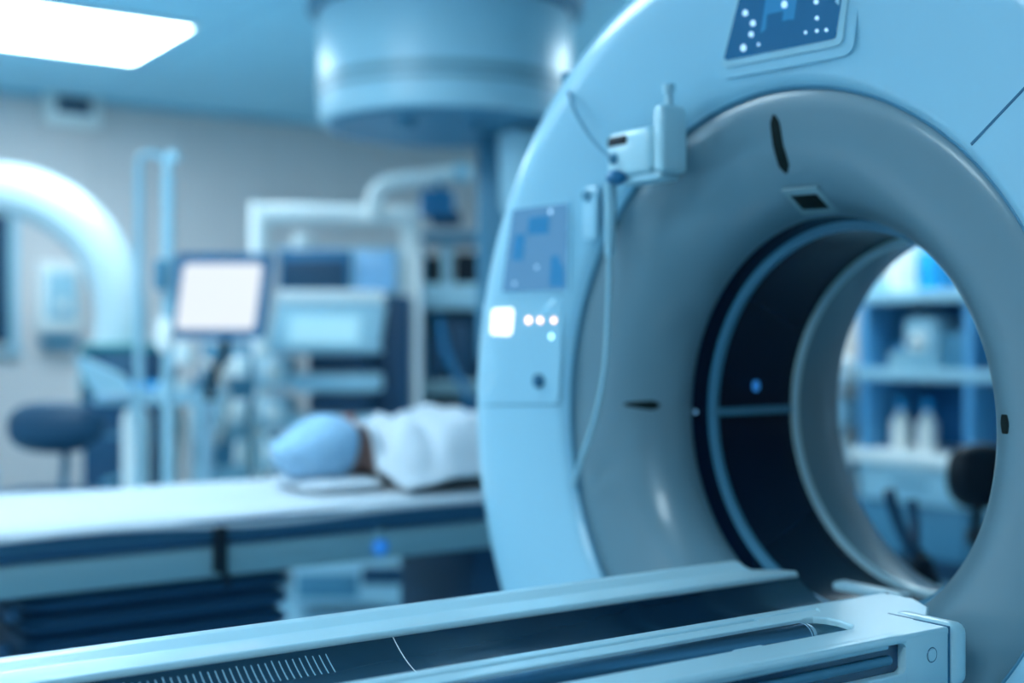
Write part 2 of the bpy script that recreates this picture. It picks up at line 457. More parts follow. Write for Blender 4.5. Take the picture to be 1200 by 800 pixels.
cab = [on_x(664, 96, 1.79), on_x(667, 110, 1.735), on_x(675, 132, 1.722), on_x(690, 157, 1.715), on_x(706, 176, 1.70), k2]
obj('cable', T(curve_pts(cab, 8), .0040, 8), 'mid', inj)
k3 = on_x(665, 92, 1.79); obj('cable_clip', B((1.795, k3.y, k3.z), (.04, .018, .03), .006), 'mid', inj)
# saline holder and line
ln = thing('infusion_line', 'thin pale tube hanging down from the injector along the inner funnel', 'tube', (0, 0, 0))
pts = [on_x(715, 215, 1.71), on_x(716, 240, 1.72), on_x(714, 300, 1.74)]
obj('drip_chamber', T(pts, [.014, .013, .011], 14), 'pale', ln)
pts = [on_x(714, 298, 1.74), on_x(713, 360, 1.75), on_x(709, 430, 1.76), on_x(697, 490, 1.77), on_x(680, 540, 1.785), on_x(672, 570, 1.79)]
obj('tube', T(curve_pts(pts, 8), .0055, 10), 'pale', ln)
u = on_x(690, 250, 1.765)
hl = thing('sensor_holder', 'small pale bracket with round button beside the side display', 'bracket', (0, 0, 0))
obj('plate', B((1.772, u.y, u.z), (.014, .05, .12), .006, 3), 'cover', hl)
obj('button', LT([(0, 0), (0, .011), (.006, .013), (.02, .013), (.02, 0)], axis='X', cen=(1.757, u.y+.005, u.z+.040), n=20), 'mid', hl)

# ================================================================== PATIENT TABLE IN FRONT
tb = thing('scanner_table', 'long pale patient table with dark glossy cradle running into the scanner', 'table', (0, 0, 0))
TX0 = -1.1
def sweep(prof, x0, x1, close=True, nx=1, end=None):
    """extrude a (y,z) loop along X; end(x)->(dy,dz) shift"""
    bm = BM(); rows = []
    for k in range(nx+1):
        x = x0+(x1-x0)*k/nx
        rows.append([bm.verts.new((x, y, z)) for (y, z) in prof])
    n = len(prof)
    for A, D in zip(rows, rows[1:]):
        for i in range(n if close else n-1): bm.faces.new((A[i], A[(i+1) % n], D[(i+1) % n], D[i]))
    if close: bm.faces.new(rows[0][::-1]); bm.faces.new(rows[-1])
    return bm
TZ = EYE-.450
# cradle: concave dark trough between the rims
YF0, YF1 = 1.777, 1.915      # far rim
YN1 = 1.535                  # near rim outer
tr = []
for k in range(17):
    u_ = k/16; y = 1.555+(1.785-1.555)*u_
    tr.append((y, TZ-.012-.050*(1-(2*u_-1)**2)))
low = [(y, z-.014) for y, z in tr[::-1]]
obj('cradle', sweep(tr+low, TX0, 1.90), 'cradle', tb, smooth=40)
far = rounded([(1.777, TZ-.014), (1.782, TZ-.006), (1.805, TZ-.008), (1.865, TZ-.010), (1.890, TZ+.001), (1.912, TZ+.002), (1.925, TZ-.012), (1.915, TZ-.06), (1.79, TZ-.045)], .004, 4)
bm = sweep([tuple(v) for v in far], TX0, 1.90)
for v in bm.verts:                      # tapered tip at the bore
    if v.co.x > 1.8 and v.co.y > 1.86: v.co.x -= .05
obj('far_rim', bm, 'table', tb, smooth=40)
YE = 1.275                   # front edge of the carriage
def bar(name, pts, m, x1, r=.003): return obj(name, sweep([tuple(v) for v in rounded(pts, r, 4)], TX0, x1), m, tb, smooth=40)
bar('near_rim', [(1.494, TZ-.020), (1.496, TZ+.001), (1.524, TZ-.001), (1.552, TZ-.012), (1.552, TZ-.05), (1.494, TZ-.05)], 'table', 1.84, .004)
obj('rim_groove', sweep([(1.480, TZ-.012), (1.496, TZ-.012), (1.496, TZ-.04), (1.480, TZ-.04)], TX0, 1.50), 'glass', tb)
bar('rim_strip', [(1.452, TZ-.03), (1.452, TZ-.0005), (1.482, TZ+.001), (1.482, TZ-.03)], 'table', 1.70)
obj('rim_infill', span(1.498, 1.70, 1.478, 1.500, TZ-.03, TZ-.0012, 0), 'table', tb)
obj('underside', span(TX0, 1.58, 1.30, 1.89, TZ-.115, TZ-.07, .01), 'bedgrey', tb)
bar('carriage_top', [(YE+.004, TZ-.016), (YE+.004, TZ+.002), (1.352, TZ+.002), (1.352, TZ-.030)], 'table', 1.562, .003)
obj('slot_floor', sweep([(1.350, TZ-.050), (1.350, TZ-.036), (1.456, TZ-.036), (1.456, TZ-.050)], TX0, 1.60), 'slot', tb)
obj('slot_rail', T([(TX0, 1.424, TZ-.021), (1.535, 1.424, TZ-.021)], .0225, 24), 'rail', tb)
obj('rail_end', T([(1.530, 1.424, TZ-.021), (1.546, 1.424, TZ-.021)], [.0232, .019], 24), 'steel', tb)
obj('slot_block', B((1.36, 1.368, TZ-.010), (.06, .016, .012), .003), 'pale', tb)
bm = BM()
loop = [(1.565, 1.354), (1.586, 1.370), (1.594, 1.405), (1.592, 1.428), (1.580, 1.446), (1.560, 1.453), (1.59, 1.456), (1.62, 1.47), (1.64, 1.495), (1.66, 1.505), (1.80, 1.508), (1.835, 1.495), (1.838, 1.45), (1.80, 1.39), (1.745, 1.35), (1.70, 1.34), (1.70, YE+.0005), (1.595, YE+.0005), (1.56, YE+.004), (1.56, 1.353)]
prism(bm, [(x, y, TZ-.0085) for x, y in loop], (0, 0, .0105))
bmesh.ops.recalc_face_normals(bm, faces=bm.faces)
es = [e for e in bm.edges if all(abs(v.co.z-(TZ+.002)) < 1e-4 for v in e.verts) and not all(abs(v.co.x-1.56) < 1e-4 for v in e.verts)]
bmesh.ops.bevel(bm, geom=es, offset=.004, segments=3, affect='EDGES', profile=.5)
obj('end_deck', bm, 'table', tb, smooth=8)
bar('front_lip', [(YE, TZ-.010), (YE, TZ-.002), (YE+.008, TZ+.0025), (YE+.024, TZ+.0025), (YE+.024, TZ-.010)], 'table', 1.5985)
obj('side_window', sweep([(YE+.016, TZ-.070), (YE+.016, TZ-.006), (YE+.03, TZ-.006), (YE+.03, TZ-.070)], TX0, 1.60), 'glass', tb)
obj('window_rail', T([(TX0, YE+.014, TZ-.036), (1.575, YE+.014, TZ-.036)], .0075, 12), 'mid', tb)
bar('front_skirt', [(YE, TZ-.095), (YE, TZ-.056), (YE+.024, TZ-.056), (YE+.024, TZ-.095)], 'table', 1.5985)
obj('end_block', span(1.598, 1.700, YE, 1.38, TZ-.095, TZ-.003, .003, 2), 'table', tb)
for zc, sg in ((TZ-.0095, -1), (TZ-.0565, 1)):
    R_ = .014; lp = [Vector((1.600, YE+.0004, zc))]
    for k in range(9):
        a = k/8*PI/2; lp.append(Vector((1.600-R_*(1-math.sin(a)), YE+.0004, zc+sg*R_*(1-math.cos(a)))))
    obj('window_corner', prism(BM(), lp, (0, .02, 0)), 'table', tb)
bm = BM()
lp = rounded([(1.7035, YE-.003), (1.7035, 1.40), (1.752, 1.40), (1.752, YE-.003)], .022, 8)
prism(bm, [(v.x, v.y, TZ-.098) for v in lp], (0, 0, .102))
bmesh.ops.recalc_face_normals(bm, faces=bm.faces)
es = [e for e in bm.edges if abs(e.verts[0].co.z-e.verts[1].co.z) < 1e-5]
bmesh.ops.bevel(bm, geom=es, offset=.018, segments=4, affect='EDGES', profile=.5)
obj('end_cap', bm, 'table', tb, smooth=50)
obj('cap_seam', span(1.6995, 1.705, YE+.0005, 1.395, TZ-.093, TZ+.0024, .001), 'seam', tb)
p = on_y(1092, 767, YE)
obj('button', LT([(0, 0), (0, .0085), (.0012, .0092), (.0005, .0102), (.006, .0102), (.006, 0)], axis='Y', cen=(p.x, YE-.0015, p.z), n=28), 'table', tb)
obj('button_ring', tube(BM(), [(p.x+.0112*math.cos(i/28*2*PI), YE-.0002, p.z+.0112*math.sin(i/28*2*PI)) for i in range(28)], .0008, 6, True), 'rail', tb)
# ruler marks on the cradle's far wall
bm = BM()
def marks(x, u0, u1, wd):
    L = []
    for k in range(7):
        y = u0+(u1-u0)*k/6; uu = (y-1.555)/.23; z = TZ-.012-.050*(1-(2*uu-1)**2)+.0006
        L.append((bm.verts.new((x-wd, y, z)), bm.verts.new((x+wd, y, z))))
    for A, D in zip(L, L[1:]): bm.faces.new((A[0], A[1], D[1], D[0]))
for i in range(34): marks(.50+i*.011, 1.735, 1.768 if i % 5 else 1.770, .0008)
obj('ruler_marks', bm, 'pale', tb)
bm = BM(); marks(.985, 1.70, 1.782, .0009)
obj('index_line', bm, 'white', tb)
# pedestal out of frame
obj('column', span(-.45, .45, 1.38, 1.84, .16, TZ-.11, .03), 'bedgrey', tb)
obj('foot', span(-.7, .9, 1.32, 1.92, 0, .16, .03), 'pale', tb)

# ================================================================== CEILING PENDANT
pc = deep(522, 0, 5.7)
pd = thing('ceiling_pendant', 'big round pale blue drum hanging from the ceiling with a square column', 'pendant', (pc.x, pc.y, 0))
k_ = 5.7/1500
zb = EYE+(400-150)*k_
obj('drum', LT([(zb+.012, 0), (zb+.012, .50), (zb, .54), (zb+.015, .557), (zb+.05, .56), (zb+.47, .565), (zb+.485, .56), (zb+.485, 0)], n=96), 'pale', pd, smooth=30)
obj('drum_groove', LT([(zb+.115, .555), (zb+.115, .567), (zb+.135, .567), (zb+.135, .555)], n=96, closed=True), 'groove', pd)
obj('drum_groove', LT([(zb+.155, .555), (zb+.155, .567), (zb+.185, .567), (zb+.185, .555)], n=96, closed=True), 'groove', pd)
obj('underside_plate', LT([(zb-.012, 0), (zb-.012, .50), (zb+.008, .52), (zb+.008, 0)], n=96), 'mid', pd)
obj('ceiling_flange', LT([(zb+.485, 0), (zb+.485, .58), (zb+.50, .61), (CEIL, .62), (CEIL, 0)], n=96), 'mid', pd)
for i, (lx, ly, s_) in enumerate([(-.32, -.20, .045), (-.05, -.3, .04), (.18, -.25, .05)]):
    obj('mount', LT([(-.07, 0), (-.07, s_*.7), (-.05, s_), (0, s_)], cen=(lx, ly, zb+.01), n=20), 'mid', pd)
cc = thing('pendant_column', 'square blue column dropping under the round ceiling drum', 'column', (0, 0, 0))
q0 = deep(598, 0, 5.9)
cc.location = (q0.x, q0.y, 0); cc.rotation_euler = (0, 0, HEAD-PI/2)
obj('shaft', B((-.0, 0, (EYE-.1+zb)/2), (.30, .30, zb-EYE+.1-.005), .03, 3), 'mid', cc)
obj('sleeve', LT([(zb-.42, 0), (zb-.42, .07), (zb-.36, .10), (zb-.05, .115), (zb-.03, .10), (zb-.03, 0)], cen=(.06, -.28, 0), n=32), 'pale', cc)

# ================================================================== TREATMENT BED BEHIND
bd = thing('treatment_bed', 'raised patient bed with white sheet, dark side rail and navy bellows behind the table', 'bed', (0, 0, 0))
BX0, BX1, BY0, BY1 = .05, 3.85, 3.45, 4.28
ZT = EYE-.475
obj('mattress', span(BX0, BX1, BY0+.02, BY1, ZT-.075, ZT-.022, .02, 3), 'white', bd)
obj('side_rail', span(BX0, BX1, BY0, BY0+.05, ZT-.10, ZT-.028, .008), 'bedside', bd)
obj('frame_panel', span(BX0, BX1, BY0+.0, BY1, ZT-.19, ZT-.102, .012), 'bedgrey', bd)
obj('rail_trim', span(BX0, BX1, BY0-.006, BY0+.0, ZT-.066, ZT-.062, .001), 'mid', bd)
p = on_y(256, 640, BY0)
obj('bracket', B((p.x, BY0-.012, ZT-.11), (.035, .04, .13), .008), 'black', bd)
obj('bracket_hook', T([(p.x, BY0-.02, ZT-.13), (p.x+.012, BY0-.025, ZT-.19), (p.x+.03, BY0, ZT-.215)], .010, 10), 'black', bd)
# bellows
bm = BM()
xa, xb, ya, yb = .84, 1.59, 3.50, 4.20
zs = []; z = ZT-.195; n = 7
h = (z-.12)/n
prof = []
for i in range(n):
    z0 = z-i*h
    prof += [(z0, -.035), (z0-.15*h, -.008), (z0-.5*h, .012), (z0-.85*h, -.008)]
prof.append((z-n*h, -.035))
rows = []
for zz, e in prof:
    lp = rounded([(xa-e, ya-e), (xb+e, ya-e), (xb+e, yb+e), (xa-e, yb+e)], .06, 5)
    rows.append([bm.verts.new((v.x, v.y, zz)) for v in lp])
for A, D in zip(rows, rows[1:]):
    m_ = len(A)
    for i in range(m_): bm.faces.new((A[i], A[(i+1) % m_], D[(i+1) % m_], D[i]))
bm.faces.new(rows[0]); bm.faces.new(rows[-1])
obj('bellows', bm, 'navy', bd, smooth=25)
obj('base_plate', span(.70, 1.70, 3.46, 4.24, 0, .115, .02), 'pale', bd)
for i in range(4): obj('bellows_hinge', ball(BM(), (.80-.02*(i % 2), 3.475, ZT-.235-i*.09), (.022, .022, .022), 14), 'navy', bd)
obj('end_column', span(2.30, 2.66, 3.60, 4.12, 0, ZT-.19, .03), 'navy', bd)
p = on_y(444, 652, BY0)
obj('indicator_lens', LT([(0, 0), (0, .020), (.008, .026), (.02, .026)], axis='Y', cen=(p.x, BY0-.022, p.z+.03), n=24), 'lens', bd)
obj('lens_bracket', B((p.x, BY0+.005, p.z+.055), (.03, .03, .06), .004), 'bedgrey', bd)

# fitted sheet on the bed
def hsum(x, y): return .5*math.sin(x*9+y*3)+.5*math.sin(x*4-y*11+1)
bm = BM(); NX, NY = 90, 26; G = []
for i in range(NX+1):
    row = []
    for j in range(NY+1):
        x = BX0-.01+(BX1-BX0+.02)*i/NX; v = j/NY
        y = BY0-.008+(BY1-BY0+.018)*v
        z = ZT-.012+.004*hsum(x, y)
        edge = min(v, 1-v)
        if edge < .06: z -= .035*(1-edge/.06)**1.6*(1+.25*math.sin(x*5))
        row.append(bm.verts.new((x, y, z)))
    G.append(row)
for i in range(NX):
    for j in range(NY): bm.faces.new((G[i][j], G[i+1][j], G[i+1][j+1], G[i][j+1]))
o = obj('bed_sheet', bm, 'linen', smooth=80)
md = o.modifiers.new('thick', 'SOLIDIFY'); md.thickness = .005; md.offset = 1
tag(o, 'white sheet spread flat over the treatment bed', 'sheet')

# patient lying on the back, head towards the left
pt = thing('person', 'patient lying on the white bed wearing a light blue surgical cap, covered by a sheet', 'person', (0, 0, 0))
HX, HY, HZ = 1.895, 3.80, ZT+.118
bm = BM()
rotx = lambda a: Matrix.Rotation(a, 4, 'Y')
ball(bm, (HX, HY, HZ), (.112, .078, .098), 24)                       # skull
ball(bm, (HX+.045, HY, HZ+.015), (.085, .062, .078), 24)             # face mass
ball(bm, (HX+.098, HY, HZ+.030), (.028, .030, .034), 16)             # chin
ball(bm, (HX+.040, HY, HZ+.100), (.034, .013, .020), 12, rotx(-.25)) # nose ridge
ball(bm, (HX+.058, HY, HZ+.108), (.014, .018, .016), 12)             # nose tip
ball(bm, (HX-.005, HY, HZ+.084), (.014, .050, .014), 12)             # brow
for s in (-1, 1):
    ball(bm, (HX+.016, HY+s*.030, HZ+.080), (.011, .015, .011), 12)  # eyelids
    ball(bm, (HX+.040, HY+s*.045, HZ+.062), (.026, .020, .022), 12)  # cheeks
    ball(bm, (HX+.018, HY+s*.078, HZ+.010), (.032, .010, .020), 12)  # ears
tube(bm, [(HX+.07, HY, HZ-.02), (HX+.19, HY, HZ-.035)], [.056, .062], 20)
def limb(pts, r): tube(bm, curve_pts(pts, 5), [r[0]+(r[-1]-r[0])*i/((len(pts)-1)*5) for i in range((len(pts)-1)*5+1)], 16); ball(bm, pts[0], (r[0],)*3, 16); ball(bm, pts[-1], (r[-1],)*3, 16)
ball(bm, (HX+.36, HY, ZT+.110), (.23, .165, .100), 28)
ball(bm, (HX+.60, HY, ZT+.100), (.20, .145, .092), 28)
ball(bm, (HX+.80, HY, ZT+.100), (.15, .165, .095), 28)
for s in (-1, 1):
    limb([(HX+.235, HY+s*.155, ZT+.09), (HX+.50, HY+s*.235, ZT+.06), (HX+.73, HY+s*.235, ZT+.055)], [.055, .036])
    ball(bm, (HX+.79, HY+s*.235, ZT+.045), (.050, .036, .020), 16)
    for f_ in range(4): tube(bm, [(HX+.82, HY+s*.235+(f_-1.5)*.018, ZT+.045), (HX+.875-.008*abs(f_-1.3), HY+s*.235+(f_-1.5)*.020, ZT+.040), (HX+.905-.012*abs(f_-1.3), HY+s*.235+(f_-1.5)*.020, ZT+.030)], [.010, .009, .008], 8)
    tube(bm, [(HX+.775, HY+s*.20, ZT+.05), (HX+.815, HY+s*.178, ZT+.045), (HX+.845, HY+s*.175, ZT+.038)], [.012, .010, .009], 8)
    limb([(HX+.85, HY+s*.085, ZT+.09), (HX+1.24, HY+s*.10, ZT+.095), (HX+1.60, HY+s*.10, ZT+.055)], [.085, .045])
    ball(bm, (HX+1.63, HY+s*.105, ZT+.11), (.040, .042, .105), 16)
body = obj('body', bm, 'skin', pt, smooth=180)
md = body.modifiers.new('one_skin', 'REMESH'); md.mode = 'VOXEL'; md.voxel_size = .0075; md.use_smooth_shade = True
md = body.modifiers.new('relax', 'CORRECTIVE_SMOOTH'); md.iterations = 4; md.use_only_smooth = True
bm = BM()
ball(bm, (HX+.079, HY, HZ+.083), (.006, .022, .006), 12); ball(bm, (HX+.088, HY, HZ+.080), (.007, .020, .007), 12)
obj('lips', bm, 'lip', pt)
bm = BM()   # puffy cap
ball(bm, (0, 0, 0), (1, 1, 1), 40)
for v in bm.verts:
    n_ = v.co.normalized(); w_ = 1+.035*math.sin(n_.y*17+n_.z*9)*max(0, -n_.x+.4)
    v.co = Vector((n_.x*(.150 if n_.x > 0 else .168)*w_, n_.y*.120*w_, n_.z*.118*w_*(1 if n_.z > 0 else .9)*(1+.50*min(0, n_.x)*(1 if n_.z > 0 else 0))))
bmesh.ops.bisect_plane(bm, geom=bm.verts[:]+bm.edges[:]+bm.faces[:], plane_co=(.085, 0, 0), plane_no=(1, 0, -.35), clear_outer=True)
o = obj('surgical_cap', bm, 'capm', pt, loc=(HX-.055, HY, HZ+.004), smooth=80)
md = o.modifiers.new('t', 'SOLIDIFY'); md.thickness = .004
# sheet over the patient
def cover_h(x, y):
    u = x-HX; d = abs(y-HY)
    def gp(c, w, h, wy): return h*math.exp(-((u-c)/w)**2)*math.exp(-(d/wy)**4)
    def gq(c, w, h, wy): return h*math.exp(-((u-c)/w)**2)*math.exp(-(d/wy)**6)
    h_ = max(gq(.075, .07, .205, .13), gq(.20, .10, .195, .26), gq(.32, .14, .212, .29), gq(.42, .20, .225, .29), gq(.62, .24, .215, .29), gq(.85, .22, .210, .29), gp(1.15, .30, .205, .24), gp(1.62, .13, .245, .22), gp(1.4, .3, .15, .22))
    return h_
bm = BM(); G = []; NX, NY = 130, 60
for i in range(NX+1):
    row = []
    for j in range(NY+1):
        v = j/NY; x = HX+.072+1.82*i/NX + (.010*math.cos(v*PI*2)*(1-i/NX)); y = BY0+.03+(BY1-BY0-.06)*v
        h_ = cover_h(x, y)
        fold = .010*math.sin(x*23+y*14)+.008*math.sin(y*35-x*13)+.006*math.sin(x*51+y*5)
        z = ZT+.006+h_+fold*min(1, .15+h_*6)+.004
        row.append(bm.verts.new((x, y, z)))
    G.append(row)
for i in range(NX):
    for j in range(NY): bm.faces.new((G[i][j], G[i+1][j], G[i+1][j+1], G[i][j+1]))
o = obj('blanket', bm, 'linen', smooth=80)
md = o.modifiers.new('thick', 'SOLIDIFY'); md.thickness = .006; md.offset = 1
tag(o, 'white crumpled cover draped over the lying patient up to the chin', 'blanket')
# pillow
bm = BM(); ball(bm, (0, 0, 0), (1, 1, 1), 32)
for v in bm.verts:
    n_ = v.co.copy()
    sx = math.copysign(abs(n_.x)**.55, n_.x); sy = math.copysign(abs(n_.y)**.55, n_.y)
    v.co = Vector((sx*.150, sy*.19, n_.z*.022*(1.3-.5*max(abs(sx), abs(sy)))))
o = obj('pillow', bm, 'linen', loc=(HX-.03, HY, ZT+.016), smooth=80)
tag(o, 'thin white pillow under the capped head of the patient', 'pillow')

# ================================================================== BACKGROUND EQUIPMENT (local frame faces the viewer)
RZ = HEAD-PI/2
class Stand:
    """local frame: x to the right, y away, metres per pixel at its distance"""
    def __init__(s, name, label, cat, px, d, rot=0, group=None):
        p = deep(px, 0, d); s.k = d/F; s.px = px
        s.o = thing(name, label, cat, (p.x, p.y, 0), RZ+rot, group)
    def x(s, px): return (px-s.px)*s.k
    def z(s, py): return EYE+(400-py)*s.k
    def bx(s, name, x0, x1, y0, y1, m, near=0, depth=.3, bev=.01, parent=None):
        return obj(name, span(s.x(x0), s.x(x1), near, near+depth, s.z(y1), s.z(y0), bev, 3), m, parent or s.o)
    def tb(s, name, pts, r, m, near=0, parent=None, smooth=True):
        P_ = [(s.x(q[0]), near+(q[2] if len(q) > 2 else 0), s.z(q[1])) for q in pts]
        if smooth and len(P_) > 2: P_ = curve_pts(P_, 8)
        return obj(name, T(P_, r*s.k, 16), m, parent or s.o)
    def floor_box(s, name, x0, x1, y0, m, near=0, depth=.3, bev=.01, z0=0):
        return obj(name, span(s.x(x0), s.x(x1), near, near+depth, z0, s.z(y0), bev, 3), m, s.o)
def casters(s, xs, ys, r=.035):
    for x in xs:
        for y in ys: obj('caster', LT([(-.015, 0), (-.015, r), (.015, r), (.015, 0)], axis='Y', cen=(x, y, r), n=20), 'black', s.o)

# C-arm
s = Stand('c_arm', 'large white curved C-arm of an x-ray unit at the left edge', 'x-ray unit', -10, 7.1)
cxp, cyp, rr = -12, 375, 154
pts = [(cxp+rr*math.cos(a), cyp-rr*1.0*math.sin(a)) for a in [math.radians(q) for q in range(-35, 150, 6)]]
bm = BM(); rows = []
for (px, py) in pts:
    dx, dz = (px-cxp)/rr, -(py-cyp)/rr
    sec = [Vector((.145*math.cos(q), .10*math.sin(q))) for q in [2*PI*i/24 for i in range(24)]]
    rows.append([bm.verts.new((s.x(px)+dx*v.x, v.y, s.z(py)+dz*v.x)) for v in sec])
for A, D in zip(rows, rows[1:]):
    m_ = len(A)
    for i in range(m_): bm.faces.new((A[i], A[(i+1) % m_], D[(i+1) % m_], D[i]))
bm.faces.new(rows[0]); bm.faces.new(rows[-1])
obj('arc', bm, 'arcwhite', s.o, smooth=40)
obj('carriage', span(s.x(-150), s.x(-60), -.12, .18, .5, 1.35, .05, 4), 'white', s.o)
obj('base', span(s.x(-170), s.x(-30), -.2, .35, .05, .5, .05, 4), 'pale', s.o)
casters(s, (s.x(-160), s.x(-40)), (-.12, .27), .05)

# IV stands
def iv(px, top, d, lab, hook, rpx, m='steel'):
    s = Stand('iv_stand', lab, 'IV stand', px, d)
    s.tb('pole', [(px, 700), (px, top+14)], rpx, m, smooth=False)
    obj('pole_base', LT([(.05, 0), (.05, .06), (.10, .03), (.3, .018)], n=24), m, s.o)
    for k in range(5):
        a = k*2*PI/5
        obj('leg', T([(0, 0, .08), (.11*math.cos(a), .11*math.sin(a), .055)], [.016, .012], 10), m, s.o)
        obj('caster', LT([(-.012, 0), (-.012, .028), (.012, .028), (.012, 0)], axis='Y', cen=(.12*math.cos(a), .12*math.sin(a), .028), n=16), 'black', s.o)
    s.tb('hook', hook, rpx*.8, m)
    return s
s = iv(163, 185, 5.6, 'thin pale IV pole with curved hook at the top, left one of the pair', [(163, 200), (164, 186), (172, 180), (186, 181), (194, 190)], 5, 'pale')
s = iv(197, 190, 5.2, 'thicker pale IV pole right of the hooked one, above the tray table', [(197, 206), (198, 186), (203, 180), (208, 188)], 7, 'pale')
s.bx('pump', 186, 200, 305, 340, 'mid', -.08, .1)
bg = Stand('infusion_bag', 'small clear infusion bag hanging below the thicker IV pole pump', 'infusion bag', 197, 5.1)
obj('bag', ball(BM(), (0, -.06, bg.z(393)), (.035, .018, .075), 20), 'white', bg.o)
obj('line', T(curve_pts([(0, -.06, bg.z(413)), (.02, -.07, bg.z(425)), (.0, -.06, bg.z(445))], 6), .004, 8), 'pale', bg.o)

# office chair by the bed
s = Stand('office_chair', 'dark blue office chair with an oval padded back left of the tray table', 'chair', 66, 5.3)
bm = ball(BM(), (0, 0, 0), (1, 1, 1), 40)
for v in bm.verts:
    v.co = Vector((math.copysign(abs(v.co.x)**.8, v.co.x)*.200, v.co.y*.07, math.copysign(abs(v.co.z)**.8, v.co.z)*.108))
    v.co.y += .25*v.co.x**2*2
obj('backrest', bm, 'deep', s.o, loc=(s.x(65), -.02, s.z(500)))
bm = T([(s.x(68), .05, s.z(510)), (s.x(68), .09, s.z(540)), (s.x(68), .05, s.z(585))], .018, 12)
obj('back_support', bm, 'mid', s.o)
bm = ball(BM(), (0, 0, 0), (1, 1, 1), 40)
for v in bm.verts: v.co = Vector((math.copysign(abs(v.co.x)**.7, v.co.x)*.24, math.copysign(abs(v.co.y)**.7, v.co.y)*.23, v.co.z*.045))
obj('seat', bm, 'deep', s.o, loc=(s.x(75), -.20, s.z(578)))
for q in (-1, 1): obj('armrest', T(curve_pts([(s.x(75)+q*.24, -.2, s.z(585)), (s.x(75)+q*.27, -.2, s.z(560)), (s.x(75)+q*.26, -.30, s.z(556)), (s.x(75)+q*.26, -.1, s.z(556))], 6), .014, 10), 'mid', s.o)
obj('gas_lift', T([(s.x(75), -.2, .1), (s.x(75), -.2, s.z(588))], .025, 14), 'black', s.o)
for k in range(5):
    a = k*2*PI/5+.3
    obj('leg', T([(s.x(75), -.2, .12), (s.x(75)+.28*math.cos(a), -.2+.28*math.sin(a), .07)], [.022, .014], 10), 'black', s.o)
    obj('caster', LT([(-.018, 0), (-.018, .03), (.018, .03), (.018, 0)], axis='Y', cen=(s.x(75)+.29*math.cos(a), -.2+.29*math.sin(a), .03), n=16), 'black', s.o)

# dark cabinet with teal edge
s = Stand('tool_cabinet', 'dark navy cabinet with teal edge behind the tray table', 'cabinet', 140, 6.75)
s.floor_box('body', 96, 186, 410, 'navy', 0, .4, .02, .08)
s.bx('top_edge', 94, 188, 403, 411, 'teal', -.01, .42, .006)
s.bx('side_edge', 94, 98, 411, 480, 'teal', -.005, .02, .003)
for i in range(3):
    dr = s.bx('drawer', 100, 182, 418+i*42, 456+i*42, 'bedside', -.015, .02, .005)
    s.bx('handle', 125, 157, 424+i*42, 428+i*42, 'mid', -.03, .016, .004, dr)
casters(s, (s.x(104), s.x(178)), (.06, .34), .04)

# tray table with instruments
s = Stand('instrument_table', 'pale instrument table on two columns in front of the dark cabinet', 'table', 175, 6.0)
s_table = s
s.bx('tabletop', 122, 250, 462, 472, 'pale', -.15, .5, .008)
s.bx('tray_rim', 128, 246, 455, 462, 'pale', -.13, .02, .004)
s.floor_box('column', 148, 160, 472, 'white', .02, .05, .01, .1)
obj('foot', span(s.x(128), s.x(246), -.12, .30, .05, .10, .02), 'steel', s.o)
s.floor_box('column', 232, 240, 472, 'pale', .02, .05, .01, .1)
casters(s, (s.x(134), s.x(240)), (-.08, .26), .028)
zt = s.z(462)
def prop(name, lab, cat, px, prof, m, y=-.0, g=None):
    p = deep(px, 0, 6.0+y); o = obj(name, LT(prof, n=28), m, loc=(p.x, p.y, zt)); return tag(o, lab, cat, g)
prop('basin', 'cyan round kidney basin on the instrument table, its left item', 'basin', 172, [(0, 0), (0, .05), (.05, .085), (.055, .08), (.01, .048), (.01, 0)], 'cyan', .05)
prop('bottle', 'round clear-blue flask on the instrument table', 'bottle', 195, [(0, 0), (0, .035), (.03, .045), (.06, .03), (.08, .012), (.10, .012), (.10, 0)], 'pale', -.03)
prop('beaker', 'small white beaker on the instrument table right of the flask', 'beaker', 214, [(0, 0), (0, .025), (.07, .028), (.07, .024), (.005, .022), (.005, 0)], 'white', .04)
prop('jar', 'short blue jar at the right end of the instrument table', 'jar', 231, [(0, 0), (0, .03), (.05, .03), (.055, .032), (.07, .032), (.07, 0)], 'mid', .0)
s = s_table
bm = BM(); prism(bm, [(s.x(104), -.20, s.z(420)), (s.x(112), -.20, s.z(418)), (s.x(160), -.20, s.z(440)), (s.x(168), -.20, s.z(458)), (s.x(124), -.20, s.z(458))], (0, .05, 0))
obj('side_tray', bm, 'pale', s.o)
obj('tray_bracket', span(s.x(128), s.x(164), -.20, -.14, s.z(468), s.z(458), .004), 'steel', s.o)

# gas cylinder (white) and waste bins
s = Stand('gas_cylinder', 'tall white gas cylinder under the instrument table', 'gas cylinder', 160, 6.4)
r = 16*s.k
obj('body', LT([(0, 0), (.0, r*.9), (.02, r), (s.z(490), r), (s.z(481), r*.8), (s.z(477), .03), (s.z(477), 0)], n=36), 'white', s.o)
obj('valve', LT([(s.z(477), .0), (s.z(477), .02), (s.z(474), .02), (s.z(474), 0)], n=16), 'steel', s.o)
s = Stand('ventilator_hose_stand', 'beige corrugated hose hanging between the cylinder and the pale machine', 'hose', 208, 6.3)
pts = curve_pts([(0, 0, s.z(478)), (.02, 0, s.z(510)), (-.02, 0, s.z(560)), (-.01, 0, .02)], 20)
obj('hose', T(pts, [.030 if i % 2 else .024 for i in range(len(pts))], 14), 'beige', s.o)

